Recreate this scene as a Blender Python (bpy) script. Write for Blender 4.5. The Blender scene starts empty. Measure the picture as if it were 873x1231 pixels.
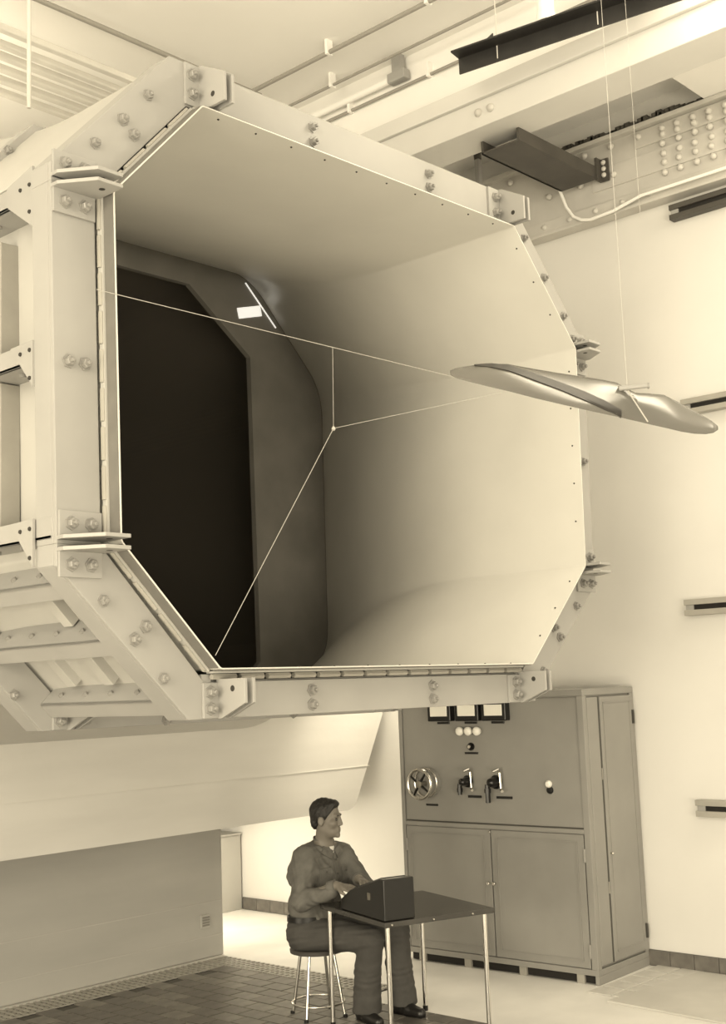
import bpy, bmesh, math, random
import numpy as np
from mathutils import Vector, Matrix
random.seed(7)
D = bpy.data
SC = bpy.context.scene
COL = SC.collection

# ------------------------------------------------------------------ camera
CAM = Vector((-3.0797, -4.1853, 2.0863))
YAW, PITCH, ROLL, FPX = 0.829937, 0.137104, -0.0374275, 1505.363
IW, IH = 873, 1231
fw = Vector((math.sin(YAW)*math.cos(PITCH), math.cos(YAW)*math.cos(PITCH), math.sin(PITCH)))
r0 = Vector((math.cos(YAW), -math.sin(YAW), 0)); u0 = r0.cross(fw)
rt = r0*math.cos(ROLL)+u0*math.sin(ROLL); up = -r0*math.sin(ROLL)+u0*math.cos(ROLL)
cd = D.cameras.new('camera'); cam = D.objects.new('camera', cd); COL.objects.link(cam)
M4 = Matrix((rt, up, -fw)).transposed().to_4x4(); M4.translation = CAM
cam.matrix_world = M4
cd.sensor_fit = 'VERTICAL'; cd.sensor_height = 36.0; cd.lens = FPX/IH*36.0
cd.clip_end = 200
SC.camera = cam
def at(px, py, depth):
    """world point seen at photograph pixel (px,py) at a given depth along the view axis"""
    return CAM + (fw + rt*((px-IW/2)/FPX) - up*((py-IH/2)/FPX))*depth

# ------------------------------------------------------------------ world, lights, exposure
TINT = (1.0, 0.885, 0.665)
w = D.worlds.new('world'); SC.world = w; w.use_nodes = True
bg = w.node_tree.nodes['Background']; bg.inputs[0].default_value = (*TINT, 1); bg.inputs[1].default_value = 1.2
def area(name, loc, target, sx, sy, power):
    l = D.lights.new(name, 'AREA'); l.shape = 'RECTANGLE'; l.size = sx; l.size_y = sy; l.energy = power; l.color = TINT
    o = D.objects.new(name, l); COL.objects.link(o); o.location = loc
    o.rotation_euler = (Vector(target)-Vector(loc)).to_track_quat('-Z', 'Y').to_euler()
    return o
area('high_window_light', (-8.0, -3.6, 5.4), (3.2, 1.2, 2.4), 4.2, 3.0, 470)
area('ceiling_lamp_bank_wall', (4.0, -2.0, 6.2), (4.2, 1.0, 0.0), 1.6, 2.2, 150)
area('low_left_fill', (-8.0, -1.0, 1.5), (4.0, 2.2, 1.1), 5.0, 2.4, 420)  # added low fill from the left, brightens cabinet front, man and wall
area('low_front_fill', (-3.0, -9.0, 1.0), (2.4, 1.0, 5.2), 5.0, 1.6, 420)  # added upward fill in front, brightens nozzle ceiling, beams and hull underside
pl_ = area('hidden_fill_by_pier', (4.72, 2.5, 3.6), (4.95, 3.9, 0.0), 0.4, 0.8, 30); pl_.data.spread = 1.9  # hidden fill added behind the mouth to brighten the far wall
area('hidden_fill_under_hull', (4.3, 4.55, 1.02), (4.75, 4.3, 0.0), 0.9, 0.7, 36)  # unseen fill added beneath the hull for the wall and floor behind
area('ceiling_uplight_fill', (0.5, 4.6, 6.1), (0.9, 4.6, 7.0), 2.0, 1.2, 50)  # added uplight out of view, brightens the ceiling at left
SC.view_settings.view_transform = 'Standard'; SC.view_settings.look = 'None'
SC.view_settings.gamma = 1.0; SC.view_settings.use_curve_mapping = False
SC.view_settings.exposure = 0.0

# ------------------------------------------------------------------ materials
def mat(name, col, rough=0.5, metal=0.0, var=0.0, scale=6.0, bump=0.0, bscale=40.0, emit=0.0, spec=0.5, streak=None):
    m = D.materials.new(name); m.use_nodes = True
    nt = m.node_tree; b = nt.nodes['Principled BSDF']
    b.inputs['Base Color'].default_value = (*col, 1); b.inputs['Roughness'].default_value = rough
    b.inputs['Metallic'].default_value = metal; b.inputs['Specular IOR Level'].default_value = spec
    tc = nt.nodes.new('ShaderNodeTexCoord')
    if var > 0:
        mp = nt.nodes.new('ShaderNodeMapping'); nt.links.new(tc.outputs['Object'], mp.inputs['Vector'])
        if streak: mp.inputs['Scale'].default_value = streak
        n = nt.nodes.new('ShaderNodeTexNoise'); n.inputs['Scale'].default_value = scale; n.inputs['Detail'].default_value = 5
        nt.links.new(mp.outputs[0], n.inputs['Vector'])
        r = nt.nodes.new('ShaderNodeValToRGB')
        r.color_ramp.elements[0].position = 0.3; r.color_ramp.elements[1].position = 0.7
        r.color_ramp.elements[0].color = (*[c*(1-var) for c in col], 1)
        r.color_ramp.elements[1].color = (*[min(1, c*(1+var*0.6)) for c in col], 1)
        nt.links.new(n.outputs['Fac'], r.inputs[0]); nt.links.new(r.outputs[0], b.inputs['Base Color'])
    if bump > 0:
        n2 = nt.nodes.new('ShaderNodeTexNoise'); n2.inputs['Scale'].default_value = bscale; n2.inputs['Detail'].default_value = 4
        nt.links.new(tc.outputs['Object'], n2.inputs['Vector'])
        bp = nt.nodes.new('ShaderNodeBump'); bp.inputs['Strength'].default_value = bump; bp.inputs['Distance'].default_value = 0.01
        nt.links.new(n2.outputs['Fac'], bp.inputs['Height']); nt.links.new(bp.outputs[0], b.inputs['Normal'])
    if emit > 0:
        b.inputs['Emission Color'].default_value = (*col, 1); b.inputs['Emission Strength'].default_value = emit
    return m
M = dict(
    wall=mat('plaster_white', (.68, .667, .637), .8, var=.04, scale=1.2, bump=.05, bscale=30),
    ceil=mat('ceiling_white', (.88, .865, .83), .85, var=.04, scale=.8),
    paint=mat('tunnel_paint', (.46, .45, .422), .42, var=.05, scale=2.0),
    lining=mat('lining_paint', (.66, .645, .60), .38, var=.06, scale=1.6),
    frame=mat('frame_paint', (.34, .332, .315), .45, var=.06, scale=3.0),
    bolt=mat('bolt_paint', (.26, .252, .236), .3, var=.1, scale=30),  # darkened, puts the shaded sides of the bolts into the colour
    conc=mat('painted_concrete', (.64, .625, .59), .7, var=.07, scale=1.5, bump=.1, bscale=18, streak=(.5, .5, 3)),
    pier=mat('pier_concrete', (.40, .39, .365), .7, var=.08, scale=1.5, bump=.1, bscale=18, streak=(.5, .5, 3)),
    beam=mat('beam_paint', (.66, .648, .618), .6, var=.05, scale=1.5),
    conduit=mat('conduit_grey', (.30, .285, .255), .5),
    block=mat('grey_plinth', (.46, .45, .42), .75, var=.08, scale=2),
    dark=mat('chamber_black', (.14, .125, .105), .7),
    band=mat('chamber_grey', (.21, .20, .18), .6, var=.15, scale=3),
    girder=mat('girder_paint', (.54, .522, .485), .5, var=.12, scale=3),
    steel=mat('dark_steel', (.02, .0185, .017), .45, var=.3, scale=8),
    channel=mat('brown_channel', (.07, .064, .055), .5, var=.2, scale=5),
    rail=mat('rail_grey', (.34, .325, .29), .45, var=.1, scale=6),
    slot=mat('slot_black', (.012, .01, .008), .8),
    cab=mat('cabinet_grey', (.27, .262, .243), .38, var=.10, scale=2.2, spec=.4),
    cabd=mat('cabinet_seam', (.06, .057, .05), .6),
    black=mat('black_bakelite', (.006, .0055, .005), .3),
    case=mat('black_case', (.004, .0036, .003), .22, var=.2, scale=10, spec=.6),
    dial=mat('dial_white', (.85, .83, .76), .4),
    milk=mat('milk_glass', (.85, .83, .77), .2),
    chrome=mat('chrome', (.80, .78, .74), .12, metal=1.0),
    nickel=mat('nickel', (.62, .60, .56), .25, metal=1.0),
    brass=mat('dull_metal', (.30, .28, .24), .35, metal=.8),
    tile=mat('quarry_tile', (.115, .105, .092), .36, var=.35, scale=9),
    tile2=mat('quarry_tile_light', (.17, .158, .138), .36, var=.35, scale=9),
    grout=mat('floor_grout', (.10, .095, .085), .8),
    floor=mat('light_floor', (.74, .725, .69), .5, var=.10, scale=2.2),
    ltile=mat('light_tile', (.56, .545, .51), .45, var=.12, scale=7),
    btile=mat('baseboard_tile', (.15, .14, .125), .35, var=.3, scale=11),
    plate=mat('floor_plate', (.52, .505, .47), .45, var=.10, scale=3),
    shirt=mat('work_jacket', (.13, .125, .112), .85, var=.22, scale=14, bump=.6, bscale=26),
    shirtd=mat('jacket_seam', (.085, .08, .072), .9),
    trous=mat('wool_trousers', (.062, .059, .054), .9, var=.15, scale=16, bump=.3, bscale=22),
    skin=mat('skin', (.19, .172, .146), .5, var=.08, scale=14),
    hair=mat('dark_hair', (.018, .016, .014), .55, var=.4, scale=40, bump=.5, bscale=90),
    eye=mat('eye', (.05, .045, .04), .2),
    lip=mat('lip', (.15, .125, .105), .5),
    white=mat('undershirt', (.75, .73, .69), .8),
    shoe=mat('shoe_leather', (.012, .011, .01), .35),
    ttop=mat('table_top', (.05, .047, .042), .12, var=.25, scale=6),
    wood=mat('dark_seat', (.06, .055, .05), .5, var=.2, scale=9),
    prop=mat('varnished_blade', (.135, .129, .115), .22, var=.06, scale=3),
    lam=mat('painted_blade_streak', (.03, .027, .023), .5, var=.2, scale=12),  # shade and reflection streak of the blade, put into colour
    seal=mat('seal_grey', (.16, .153, .138), .6, var=.1, scale=10),
    wire=mat('wire', (.45, .435, .40), .4),
    hole=mat('hole_black', (.03, .027, .022), .8),
    tag=mat('tag_and_rim_glow', (.9, .88, .82), .5, emit=.75),  # glow put into the material for light on tag and rim
    coil=mat('coil_paint', (.64, .62, .575), .6, var=.08, scale=5),
    vent=mat('vent_grey', (.22, .21, .19), .6),
)

# ------------------------------------------------------------------ mesh helpers
class MB:
    def __init__(s): s.v = []; s.f = []
    def add(s, vs, fs):
        k = len(s.v); s.v += [tuple(v) for v in vs]; s.f += [tuple(i+k for i in f) for f in fs]; return s
    def box(s, a, b, rot=0, c=None):
        x0, y0, z0 = a; x1, y1, z1 = b
        vs = [Vector(p) for p in ((x0,y0,z0),(x1,y0,z0),(x1,y1,z0),(x0,y1,z0),(x0,y0,z1),(x1,y0,z1),(x1,y1,z1),(x0,y1,z1))]
        if rot:
            c = Vector(c or (0,0,0)); R = Matrix.Rotation(rot, 3, 'Z'); vs = [R@(v-c)+c for v in vs]
        return s.add(vs, [(0,3,2,1),(4,5,6,7),(0,1,5,4),(1,2,6,5),(2,3,7,6),(3,0,4,7)])
    def prism(s, poly, ext):
        n = len(poly); e = Vector(ext); p = [Vector(q) for q in poly]
        return s.add(p+[q+e for q in p], [tuple(range(n-1,-1,-1)), tuple(range(n,2*n))]+[(i,(i+1)%n,n+(i+1)%n,n+i) for i in range(n)])
    def tube(s, pts, r, n=8, closed=False, caps=True):
        pts = [Vector(p) for p in pts]; N = len(pts); R = r if isinstance(r, (list, tuple)) else [r]*N
        vs = []; prev = None
        for i, p in enumerate(pts):
            if closed: t = pts[(i+1)%N]-pts[i-1]
            else: t = pts[min(i+1,N-1)]-pts[max(i-1,0)]
            t.normalize()
            if prev is None:
                a = t.cross(Vector((0,0,1)))
                if a.length < .05: a = t.cross(Vector((1,0,0)))
            else: a = prev - t*prev.dot(t)
            a.normalize(); prev = a; b = t.cross(a)
            vs += [p+(a*math.cos(2*math.pi*k/n)+b*math.sin(2*math.pi*k/n))*R[i] for k in range(n)]
        fs = []
        for i in range(N if closed else N-1):
            j = (i+1)%N
            fs += [(i*n+k, i*n+(k+1)%n, j*n+(k+1)%n, j*n+k) for k in range(n)]
        if caps and not closed: fs += [tuple(range(n-1,-1,-1)), tuple(range((N-1)*n, N*n))]
        return s.add(vs, fs)
    def lathe(s, c, axis, prof, n=16):
        axis = Vector(axis).normalized(); pts = [Vector(c)+axis*h for h, r in prof]
        a = axis.cross(Vector((0,0,1)))
        if a.length < .05: a = axis.cross(Vector((1,0,0)))
        a.normalize(); b = axis.cross(a); vs = []
        for p, (h, r) in zip(pts, prof): vs += [p+(a*math.cos(2*math.pi*k/n)+b*math.sin(2*math.pi*k/n))*r for k in range(n)]
        N = len(prof)
        fs = [(i*n+k, i*n+(k+1)%n, (i+1)*n+(k+1)%n, (i+1)*n+k) for i in range(N-1) for k in range(n)]
        fs += [tuple(range(n-1,-1,-1)), tuple(range((N-1)*n, N*n))]
        return s.add(vs, fs)
    def mesh(s, name, m, smooth=False, bevel=0):
        me = D.meshes.new(name); me.from_pydata(s.v, [], s.f)
        bm = bmesh.new(); bm.from_mesh(me); bmesh.ops.recalc_face_normals(bm, faces=bm.faces)
        if bevel: bmesh.ops.bevel(bm, geom=[e for e in bm.edges if e.is_manifold and e.calc_face_angle(0) > .5], offset=bevel, segments=2, affect='EDGES', profile=.5)
        bm.to_mesh(me); bm.free()
        me.materials.append(M[m])
        if smooth:
            me.polygons.foreach_set('use_smooth', [True]*len(me.polygons))
            try: me.set_sharp_from_angle(angle=math.radians(smooth if smooth is not True else 40))
            except Exception: pass
        return me
    def build(s, name, m, parent=None, smooth=False, bevel=0, loc=None):
        return link(name, s.mesh(name, m, smooth, bevel), parent, loc)
def link(name, me, parent=None, loc=None):
    o = D.objects.new(name, me); COL.objects.link(o)
    if parent is not None:
        o.parent = parent; o.matrix_parent_inverse = WM(parent).inverted()
    if loc is not None: o.location = loc
    return o
def WM(o):
    m = o.matrix_basis.copy()
    if o.parent: m = WM(o.parent) @ o.matrix_parent_inverse @ m
    return m
def tag(o, label=None, cat=None, group=None, kind=None):
    if label: o['label'] = label
    if cat: o['category'] = cat
    if group: o['group'] = group
    if kind: o['kind'] = kind
    return o
def thing(name, loc, label, cat, group=None):
    o = D.objects.new(name, None); COL.objects.link(o); o.location = loc; o.empty_display_size = .1
    return tag(o, label, cat, group)
V = Vector

# ------------------------------------------------------------------ setting
XW = 5.22                      # right wall
fl = MB().box((-12,-14,-.2),(XW+.2,14,0)).build('floor','floor'); tag(fl, kind='structure')
wr = MB().box((XW,-12,0),(XW+.25,14,7.0)).build('wall_right','wall'); tag(wr, kind='structure')
wb = MB().box((-12,12,0),(XW,12.25,7.0)).build('wall_back','wall'); tag(wb, kind='structure')
ce = MB().box((-12,-3.4,7.0),(XW+.25,14,7.2)).build('ceiling','ceil'); tag(ce, kind='structure')
# lower soffit slab between white beam and girder
so = MB().box((4.17,-4,6.46),(XW,4.5,6.62)).build('trim_1','ceil'); tag(so, kind='structure')
bk = MB().box((4.135,-4,6.32),(4.168,4.5,7.0)).build('added_gap_board','ceil'); tag(bk, kind='structure')  # added board, its bright face covers the dark gap above the beam
# grout bed with dark quarry tiles in front of the pier
gb = MB().box((-1.0,-1.6,0),(3.24,3.36,.004)).box((3.24,1.85,0),(3.41,3.36,.004)).build('tile_bed','grout',fl)
tm = {}
for k in range(3): tm[k] = MB().box((-.072,-.102,0),(.072,.102,.012)).mesh('tile', 'tile' if k < 2 else 'tile2', bevel=.004)
cnt = 0; far = []
for i in range(31):
    for j in range(24):
        x = 3.335-.15*i; y = 3.25-.21*j + (.105 if i%2 else 0)
        if y > 3.26 or y < -1.5 or (x > 3.2 and y < 1.9): continue
        d = V((x,y,0))-CAM
        px = IW/2+FPX*d.dot(rt)/d.dot(fw); py = IH/2-FPX*d.dot(up)/d.dot(fw)
        if cnt < 299 and -15 < px < IW and py < IH+12 and d.dot(fw) > 1:
            o = link('tile', tm[random.choice((0,0,1,2))], fl); o.location = (x,y,.002+random.uniform(0,.002)); cnt += 1
        else: far.append((x,y))
mb = MB()
for x,y in far: mb.box((x-.072,y-.102,.002),(x+.072,y+.102,.014))
tag(mb.build('tile_field','tile',fl), kind='stuff')
# row of pale tiles beside the cabinet
lt = MB().box((-.09,-.09,0),(.09,.09,.01)).mesh('pale_tile','ltile',bevel=.004)
for i in range(5):
    for j in range(2):
        o = link('pale_tile', lt, fl); o.location = (4.36+.19*i,.57-.19*j+.02,.0)
# baseboard
bb = MB().box((XW-.012,-3,0),(XW,5.15,.112)).build('baseboard_right','grout'); tag(bb, kind='structure')
bt = MB().box((-.012,-.093,.0),(0,.093,.108)).mesh('tile','btile',bevel=.004)
for i in range(36):
    y = 5.04-.19*i
    if .8 < y < 2.45: continue
    o = link('tile', bt, bb); o.location = (XW-.010+random.uniform(-.001,.001), y, .002)

# ------------------------------------------------------------------ nozzle of the wind tunnel
P0 = [(.505,4.758),(2.944,4.798),(3.544,4.143),(3.505,2.762),(2.891,2.174),(.543,2.182),(.023,2.71),(.003,4.21)]   # TL TR RU RL BR BL LL LU
P1 = [(-.24,5.47),(3.70,5.47),(4.52,4.62),(4.50,2.34),(3.70,1.86),(-.24,1.86),(-1.04,2.34),(-1.04,4.62)]
def offset(poly, d):
    n = len(poly); out = []
    for i in range(n):
        a, b, c = V(poly[i-1]), V(poly[i]), V(poly[(i+1)%n])
        d1 = (b-a).normalized(); d2 = (c-b).normalized()
        n1 = V((-d1.y,d1.x)); n2 = V((-d2.y,d2.x))
        out.append(b+(n1+n2)*(d/(1+n1.dot(n2))))
    return out
def tt(Y):
    q = min(1,max(0,(Y-.85)/2.35)); return q*q*(1.25-.25*q)
def corners(Y, off=0):
    t = tt(Y); return offset([V(a)*(1-t)+V(b)*t for a,b in zip(P0,P1)], off)
NS = 5
def panel_row(i, Y, off):
    """section of panel i (edge i->i+1), from mid-fillet to mid-fillet"""
    c = corners(Y, off); r = .012+.22*tt(Y)
    def bez(k):
        C = c[k]; A = C+(c[k-1]-C).normalized()*r; B = C+(c[(k+1)%8]-C).normalized()*r
        return [A*(1-t)**2+C*(2*t*(1-t))+B*t*t for t in [q/(2*NS) for q in range(2*NS+1)]]
    return [(p.x,Y,p.y) for p in bez(i)[NS:]+bez((i+1)%8)[:NS+1]]
def strip(rows):
    m = MB(); n = len(rows[0])
    m.add([p for r in rows for p in r], [(i*n+k,i*n+k+1,(i+1)*n+k+1,(i+1)*n+k) for i in range(len(rows)-1) for k in range(n-1)])
    return m
noz = thing('wind_tunnel_nozzle', (1.75,0,2.18), 'huge white octagonal wind tunnel mouth of bolted steel frames above the seated man', 'wind tunnel')
YS = [0,.1,.4,.85]+[.85+2.35*k/16 for k in range(1,17)]
def closed_strip(i, ys, o1, o2):
    ra = [panel_row(i,Y,o1) for Y in ys]; rb = [panel_row(i,Y,o2) for Y in ys]
    n = len(ra[0]); N = len(ys); m = MB()
    vs = [p for r in ra for p in r]+[p for r in rb for p in r]; K = N*n
    fs = [(a*n+k,a*n+k+1,(a+1)*n+k+1,(a+1)*n+k) for a in range(N-1) for k in range(n-1)]
    fs += [tuple(K+q for q in f) for f in fs]
    fs += [(k,k+1,K+k+1,K+k) for k in range(n-1)]+[((N-1)*n+k,(N-1)*n+k+1,K+(N-1)*n+k+1,K+(N-1)*n+k) for k in range(n-1)]
    fs += [(a*n,(a+1)*n,K+(a+1)*n,K+a*n) for a in range(N-1)]+[(a*n+n-1,(a+1)*n+n-1,K+(a+1)*n+n-1,K+a*n+n-1) for a in range(N-1)]
    return m.add(vs, fs)
linings = []
for i in range(8):
    o = closed_strip(i, YS, 0, .006).build('lining_panel','lining',noz,smooth=30); linings.append(o)
    closed_strip(i, [.14,.4,.85]+YS[4:-1]+[3.19], .05, .075).build('outer_panel','conc' if i in (3,4) else 'paint',noz,smooth=30)  # lower panels get a paler colour to make up for underside shade
    a, b = V(P0[i]), V(P0[(i+1)%8]); L = (b-a).length; d = (b-a)/L; nrm = V((-d.y,d.x))
    if i == 7: closed_strip(i, [.245,.5,.85]+YS[4:], .215, .232).build('fairing_panel','paint',noz,smooth=30)
    # small dark rivet heads along the lip
    rv = MB()
    for k in range(int(L/.24)):
        p = a+d*(.14+.24*k)-nrm*.001
        rv.lathe((p.x,.055,p.y), (-nrm.x,0,-nrm.y), [(-.002,.006),(.003,.005),(.005,.002)], 6)
    tag(rv.build('rivets','hole',o), kind='stuff')
    # hinge-like barrels between frame and lip
    nb = max(2,int(L/.165)); bl = L/nb
    for k in range(nb):
        ho = .036 if i == 4 else .024; p = a+d*(bl*(k+.08))+nrm*ho; q = a+d*(bl*(k+.92))+nrm*ho
        MB().tube([(p.x,.083,p.y),(q.x,.083,q.y)],.0145 if i == 4 else .0105,6).build('hinge_barrel','rail',o)
    e0_, e1_ = a+nrm*.0065+d*.01, b+nrm*.0065-d*.01
    MB().prism([(e0_.x,.004,e0_.y),(e1_.x,.004,e1_.y),(e1_.x+nrm.x*.004,.004,e1_.y+nrm.y*.004),(e0_.x+nrm.x*.004,.004,e0_.y+nrm.y*.004)],(0,.064,0)).build('seal_strip','seal',o)
    p, q = a+nrm*.011, b+nrm*.011
    MB().prism([(p.x,.068,p.y),(q.x,.068,q.y),(q.x+nrm.x*.010,.068,q.y+nrm.y*.010),(p.x+nrm.x*.010,.068,p.y+nrm.y*.010)],(0,.032,0)).build('lip_angle','paint',o)

# a bolt: washer and hex head with nut stub, axis towards -Y
bm_ = MB().lathe((0,0,0),(0,-1,0),[(0,.027),(.006,.027),(.0061,.019),(.022,.019),(.025,.016),(.0251,.009),(.036,.009),(.038,.006)],6)
BOLT = bm_.mesh('bolt','bolt')
def bolt(x,y,z,parent,s=1.0,rot=None):
    s *= 1.15
    o = link('bolt', BOLT, parent)
    mw = Matrix.Translation((x,y,z)) @ Matrix.Rotation(random.uniform(0,1),4,'Y') @ Matrix.Scale(s,4)
    if rot is not None: mw = Matrix.Translation((x,y,z)) @ rot.to_matrix().to_4x4() @ Matrix.Scale(s,4)
    o.matrix_basis = mw
    return o
def ring(Y, detail=True):
    PB = P0 if Y < .5 else corners(Y+.1)
    I = offset(PB,.034 if Y < .5 else .082); O = offset(PB,.25); O2 = offset(PB,.228)
    if Y < .5: I[4].y -= .024; I[5].y -= .024; O[4].y += .03; O[5].y += .03; O2[4].y += .03; O2[5].y += .03
    C = [V(p) for p in I]
    for k in (0,5): C[k].x += .10
    K = []; K2 = []
    for k in range(8):
        side = k in (2,3,6,7)
        K.append(V((O[k].x, I[k].y)) if side else V((C[k].x, O[k].y)))
        K2.append(V((O2[k].x, I[k].y)) if side else V((C[k].x, O2[k].y)))
    for i in range(8):
        j = (i+1)%8; axis = i in (0,2,4,6)
        poly = [C[i],C[j],K[j],K[i]] if axis else [C[i],I[i],I[j],C[j],K[j],O[j],O[i],K[i]]
        poly = [p for q_,p in enumerate(poly) if (p-poly[q_-1]).length > 1e-5]
        m = MB().prism([(p.x,Y,p.y) for p in poly],(0,.024,0))
        oe = [K[i],K[j]] if axis else [K[i],O[i],O[j],K[j]]
        ie = [K2[i],K2[j]] if axis else [K2[i],O2[i],O2[j],K2[j]]
        for a in range(len(oe)-1):
            m.prism([(oe[a].x,Y+.024,oe[a].y),(oe[a+1].x,Y+.024,oe[a+1].y),(ie[a+1].x,Y+.024,ie[a+1].y),(ie[a].x,Y+.024,ie[a].y)],(0,.12,0))
        I2 = offset(PB,.05 if Y < .5 else .095)
        m.prism([(I[i].x,Y+.024,I[i].y),(I[j].x,Y+.024,I[j].y),(I2[j].x,Y+.024,I2[j].y),(I2[i].x,Y+.024,I2[i].y)],(0,.05,0))
        seg = m.build('frame_segment','frame',noz,bevel=.003)
        d = (I[j]-I[i]).normalized(); nr = V((-d.y,d.x)); mid = (I[i]+I[j])/2
        spots = [.5] if not axis or i in (2,6) else [.34,.72]
        for s in spots:
            base = I[i]*(1-s)+I[j]*s
            for q in ((.05,.118) if i == 4 and Y < .5 else (.065,.145)):
                p = base+nr*q
                bolt(p.x,Y,p.y,seg)
        if Y < .5 and i == 4:
            for k, sg in ((4,-1),(5,1)): MB().box((I[k].x-(.0 if sg > 0 else .03)-.012,Y+.004,I[k].y-.002),(I[k].x+(.03 if sg > 0 else 0)+.012,Y+.02,I[k].y+.034)).build('corner_filler','frame',noz)
        if not detail: continue
        for k, sg in ((i,1),(j,-1)):                        # an angle bracket at each end
            side = k in (2,3,6,7)
            oth = V(I[j])-V(I[i]) if k == i else V(I[i])-V(I[j])
            if side:
                s = 1 if oth.y > 0 else -1
                x0,x1 = sorted((K[k].x,I[k].x)); z = I[k].y+s*.016
                ox = K[k].x; ix = I[k].x+(.012 if K[k].x < I[k].x else -.012); mx = ox*.55+ix*.45
                pl = [(ox,Y,z),(ox,Y-.045,z),(mx,Y-.19,z),(ix,Y-.19,z),(ix,Y,z)]
                b = MB().prism(pl,(0,0,s*.016)); b.box((x0+.004,Y-.014,min(z,z+s*.12)),(x1-.004,Y,max(z,z+s*.12)))
                bp = [(x0+.06,z+s*.068),(x1-.06,z+s*.068)]
                hp, ax = V((ix+(ox-ix)*.25,Y-.12,z-s*.001)), V((0,0,s))
            else:
                s = 1 if oth.x > 0 else -1
                z0,z1 = sorted((K[k].y,I[k].y)); x = C[k].x+s*.016; lg_ = .12 if axis else .10
                oz = K[k].y; iz = I[k].y+(.012 if K[k].y < I[k].y else -.012); mz = oz*.62+iz*.38
                pl = [(x,Y,oz),(x,Y-.03,oz),(x,Y-.19,mz),(x,Y-.19,iz),(x,Y,iz)]
                b = MB().prism(pl,(s*.016,0,0)); b.box((min(x,x+s*lg_),Y-.014,z0+.004),(max(x,x+s*lg_),Y,z1-.004))
                ze = .06 if z1-z0 > .2 else .045
                bp = [(x+s*.06,z0+ze),(x+s*.06,z1-ze)]
                hp, ax = V((x-s*.001,Y-.11,iz+(oz-iz)*.25)), V((s,0,0))
            br = b.build('joint_bracket','frame',noz,bevel=.002)
            for bx,bz in bp: bolt(bx,Y-.014,bz,br)
            MB().lathe(hp,ax,[(-.0005,.014),(.0175,.014)],10).build('bolt_hole','hole',br)
            # one extra bolt on the frame beside the bracket
            if not axis:
                dd = d if k == i else -d
                p = I[k]+dd*.17+nr*.15
                bolt(p.x,Y,p.y,seg,.9)
ring(.10, True)
ring(1.18, True)

# stiffeners and longitudinal ribs between the two frames, left and lower left sides
O = offset(P0,.25); I5 = offset(P0,.076)
def rib(p, nr, name='longitudinal_rib', wd=.165, y0=.135, y1=1.18, th=.014, fl=.09, sgn=1):
    """angle rib along the tunnel axis: a shelf standing off the skin and a face flange"""
    d = V((nr.y,-nr.x))*sgn
    q = p+nr*wd
    m = MB().prism([(p.x,y0,p.y),(q.x,y0,q.y),(q.x+d.x*th,y0,q.y+d.y*th),(p.x+d.x*th,y0,p.y+d.y*th)],(0,y1-y0,0))
    a = q-nr*th
    m.prism([(a.x,y0,a.y),(q.x,y0,q.y),(q.x+d.x*fl,y0,q.y+d.y*fl),(a.x+d.x*fl,y0,a.y+d.y*fl)],(0,y1-y0,0))
    o = m.build(name,'frame',noz,bevel=.002)
    for k in range(5):                                      # bolt nuts under the shelf
        yy = y0+.12+.2*k; c = p+nr*(wd*.55)
        MB().lathe((c.x,yy,c.y),(-d.x,0,-d.y),[(-.002,.014),(.014,.014),(.016,.008)],6).build('nut','bolt',o)
    return o
left_n = V((-1,0))
for z in (4.20,3.475,2.72):
    r_ = rib(V((.012-.076,z)), left_n, sgn=(1 if z < 4 else 1))
    # gusset plates tying the rib to each frame
    for y,s in ((.24,1),(1.17,-1)):
        m = MB(); x = -.247
        zz = [(y,z+.09),(y+s*.17,z+.085),(y,z-.11)] if z < 4.1 else [(y,z+.13),(y+s*.20,z+.085),(y+s*.20,z-.0),(y,z-.14)]
        m.prism([(x,a,b) for a,b in zz],(.012,0,0)); g = m.build('gusset','frame',r_)
        for (a,b) in ((y+s*.02,z+.05),(y+s*.02,z-.07),(y+s*.09,z+.045)):
            MB().lathe((x,a,b),(-1,0,0),[(-.001,.010),(.006,.008),(.009,.003)],8).build('rivet','hole',g)
MB().box((-.16,.63,2.80),(-.06,.72,3.47)).box((-.16,.63,3.56),(-.06,.72,4.12)).build('side_stiffener','rail',noz,bevel=.004)  # darker grey stands in for shade on this stiffener
# diagonal lower-left side
a, b = V(P0[5]), V(P0[6]); dd = (b-a).normalized(); nn = V((-dd.y,dd.x))
rib(a*.45+b*.55+nn*.07, nn, wd=.16, sgn=-1)
rib(a*.02+b*.98+nn*.07, nn, wd=.14, sgn=-1)
rib(a*.99+b*.01+nn*.07, nn, wd=.13, sgn=-1)
for y,s0,s1 in ((.56,.56,.95),(.62,.06,.52),(.92,.06,.52)):
    p, q = a*(1-s0)+b*s0+nn*.072, a*(1-s1)+b*s1+nn*.072
    m = MB().prism([(p.x,y,p.y),(q.x,y,q.y),(q.x+nn.x*.05,y,q.y+nn.y*.05),(p.x+nn.x*.05,y,p.y+nn.y*.05)],(0,.07,0))
    m.build('diagonal_stiffener','paint',noz,bevel=.003)
# underside of the floor of the nozzle: cross stiffeners
for y in (.45,.8):
    MB().box((.6,y,1.98),(2.85,y+.02,2.11)).build('floor_stiffener','paint',noz)

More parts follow.
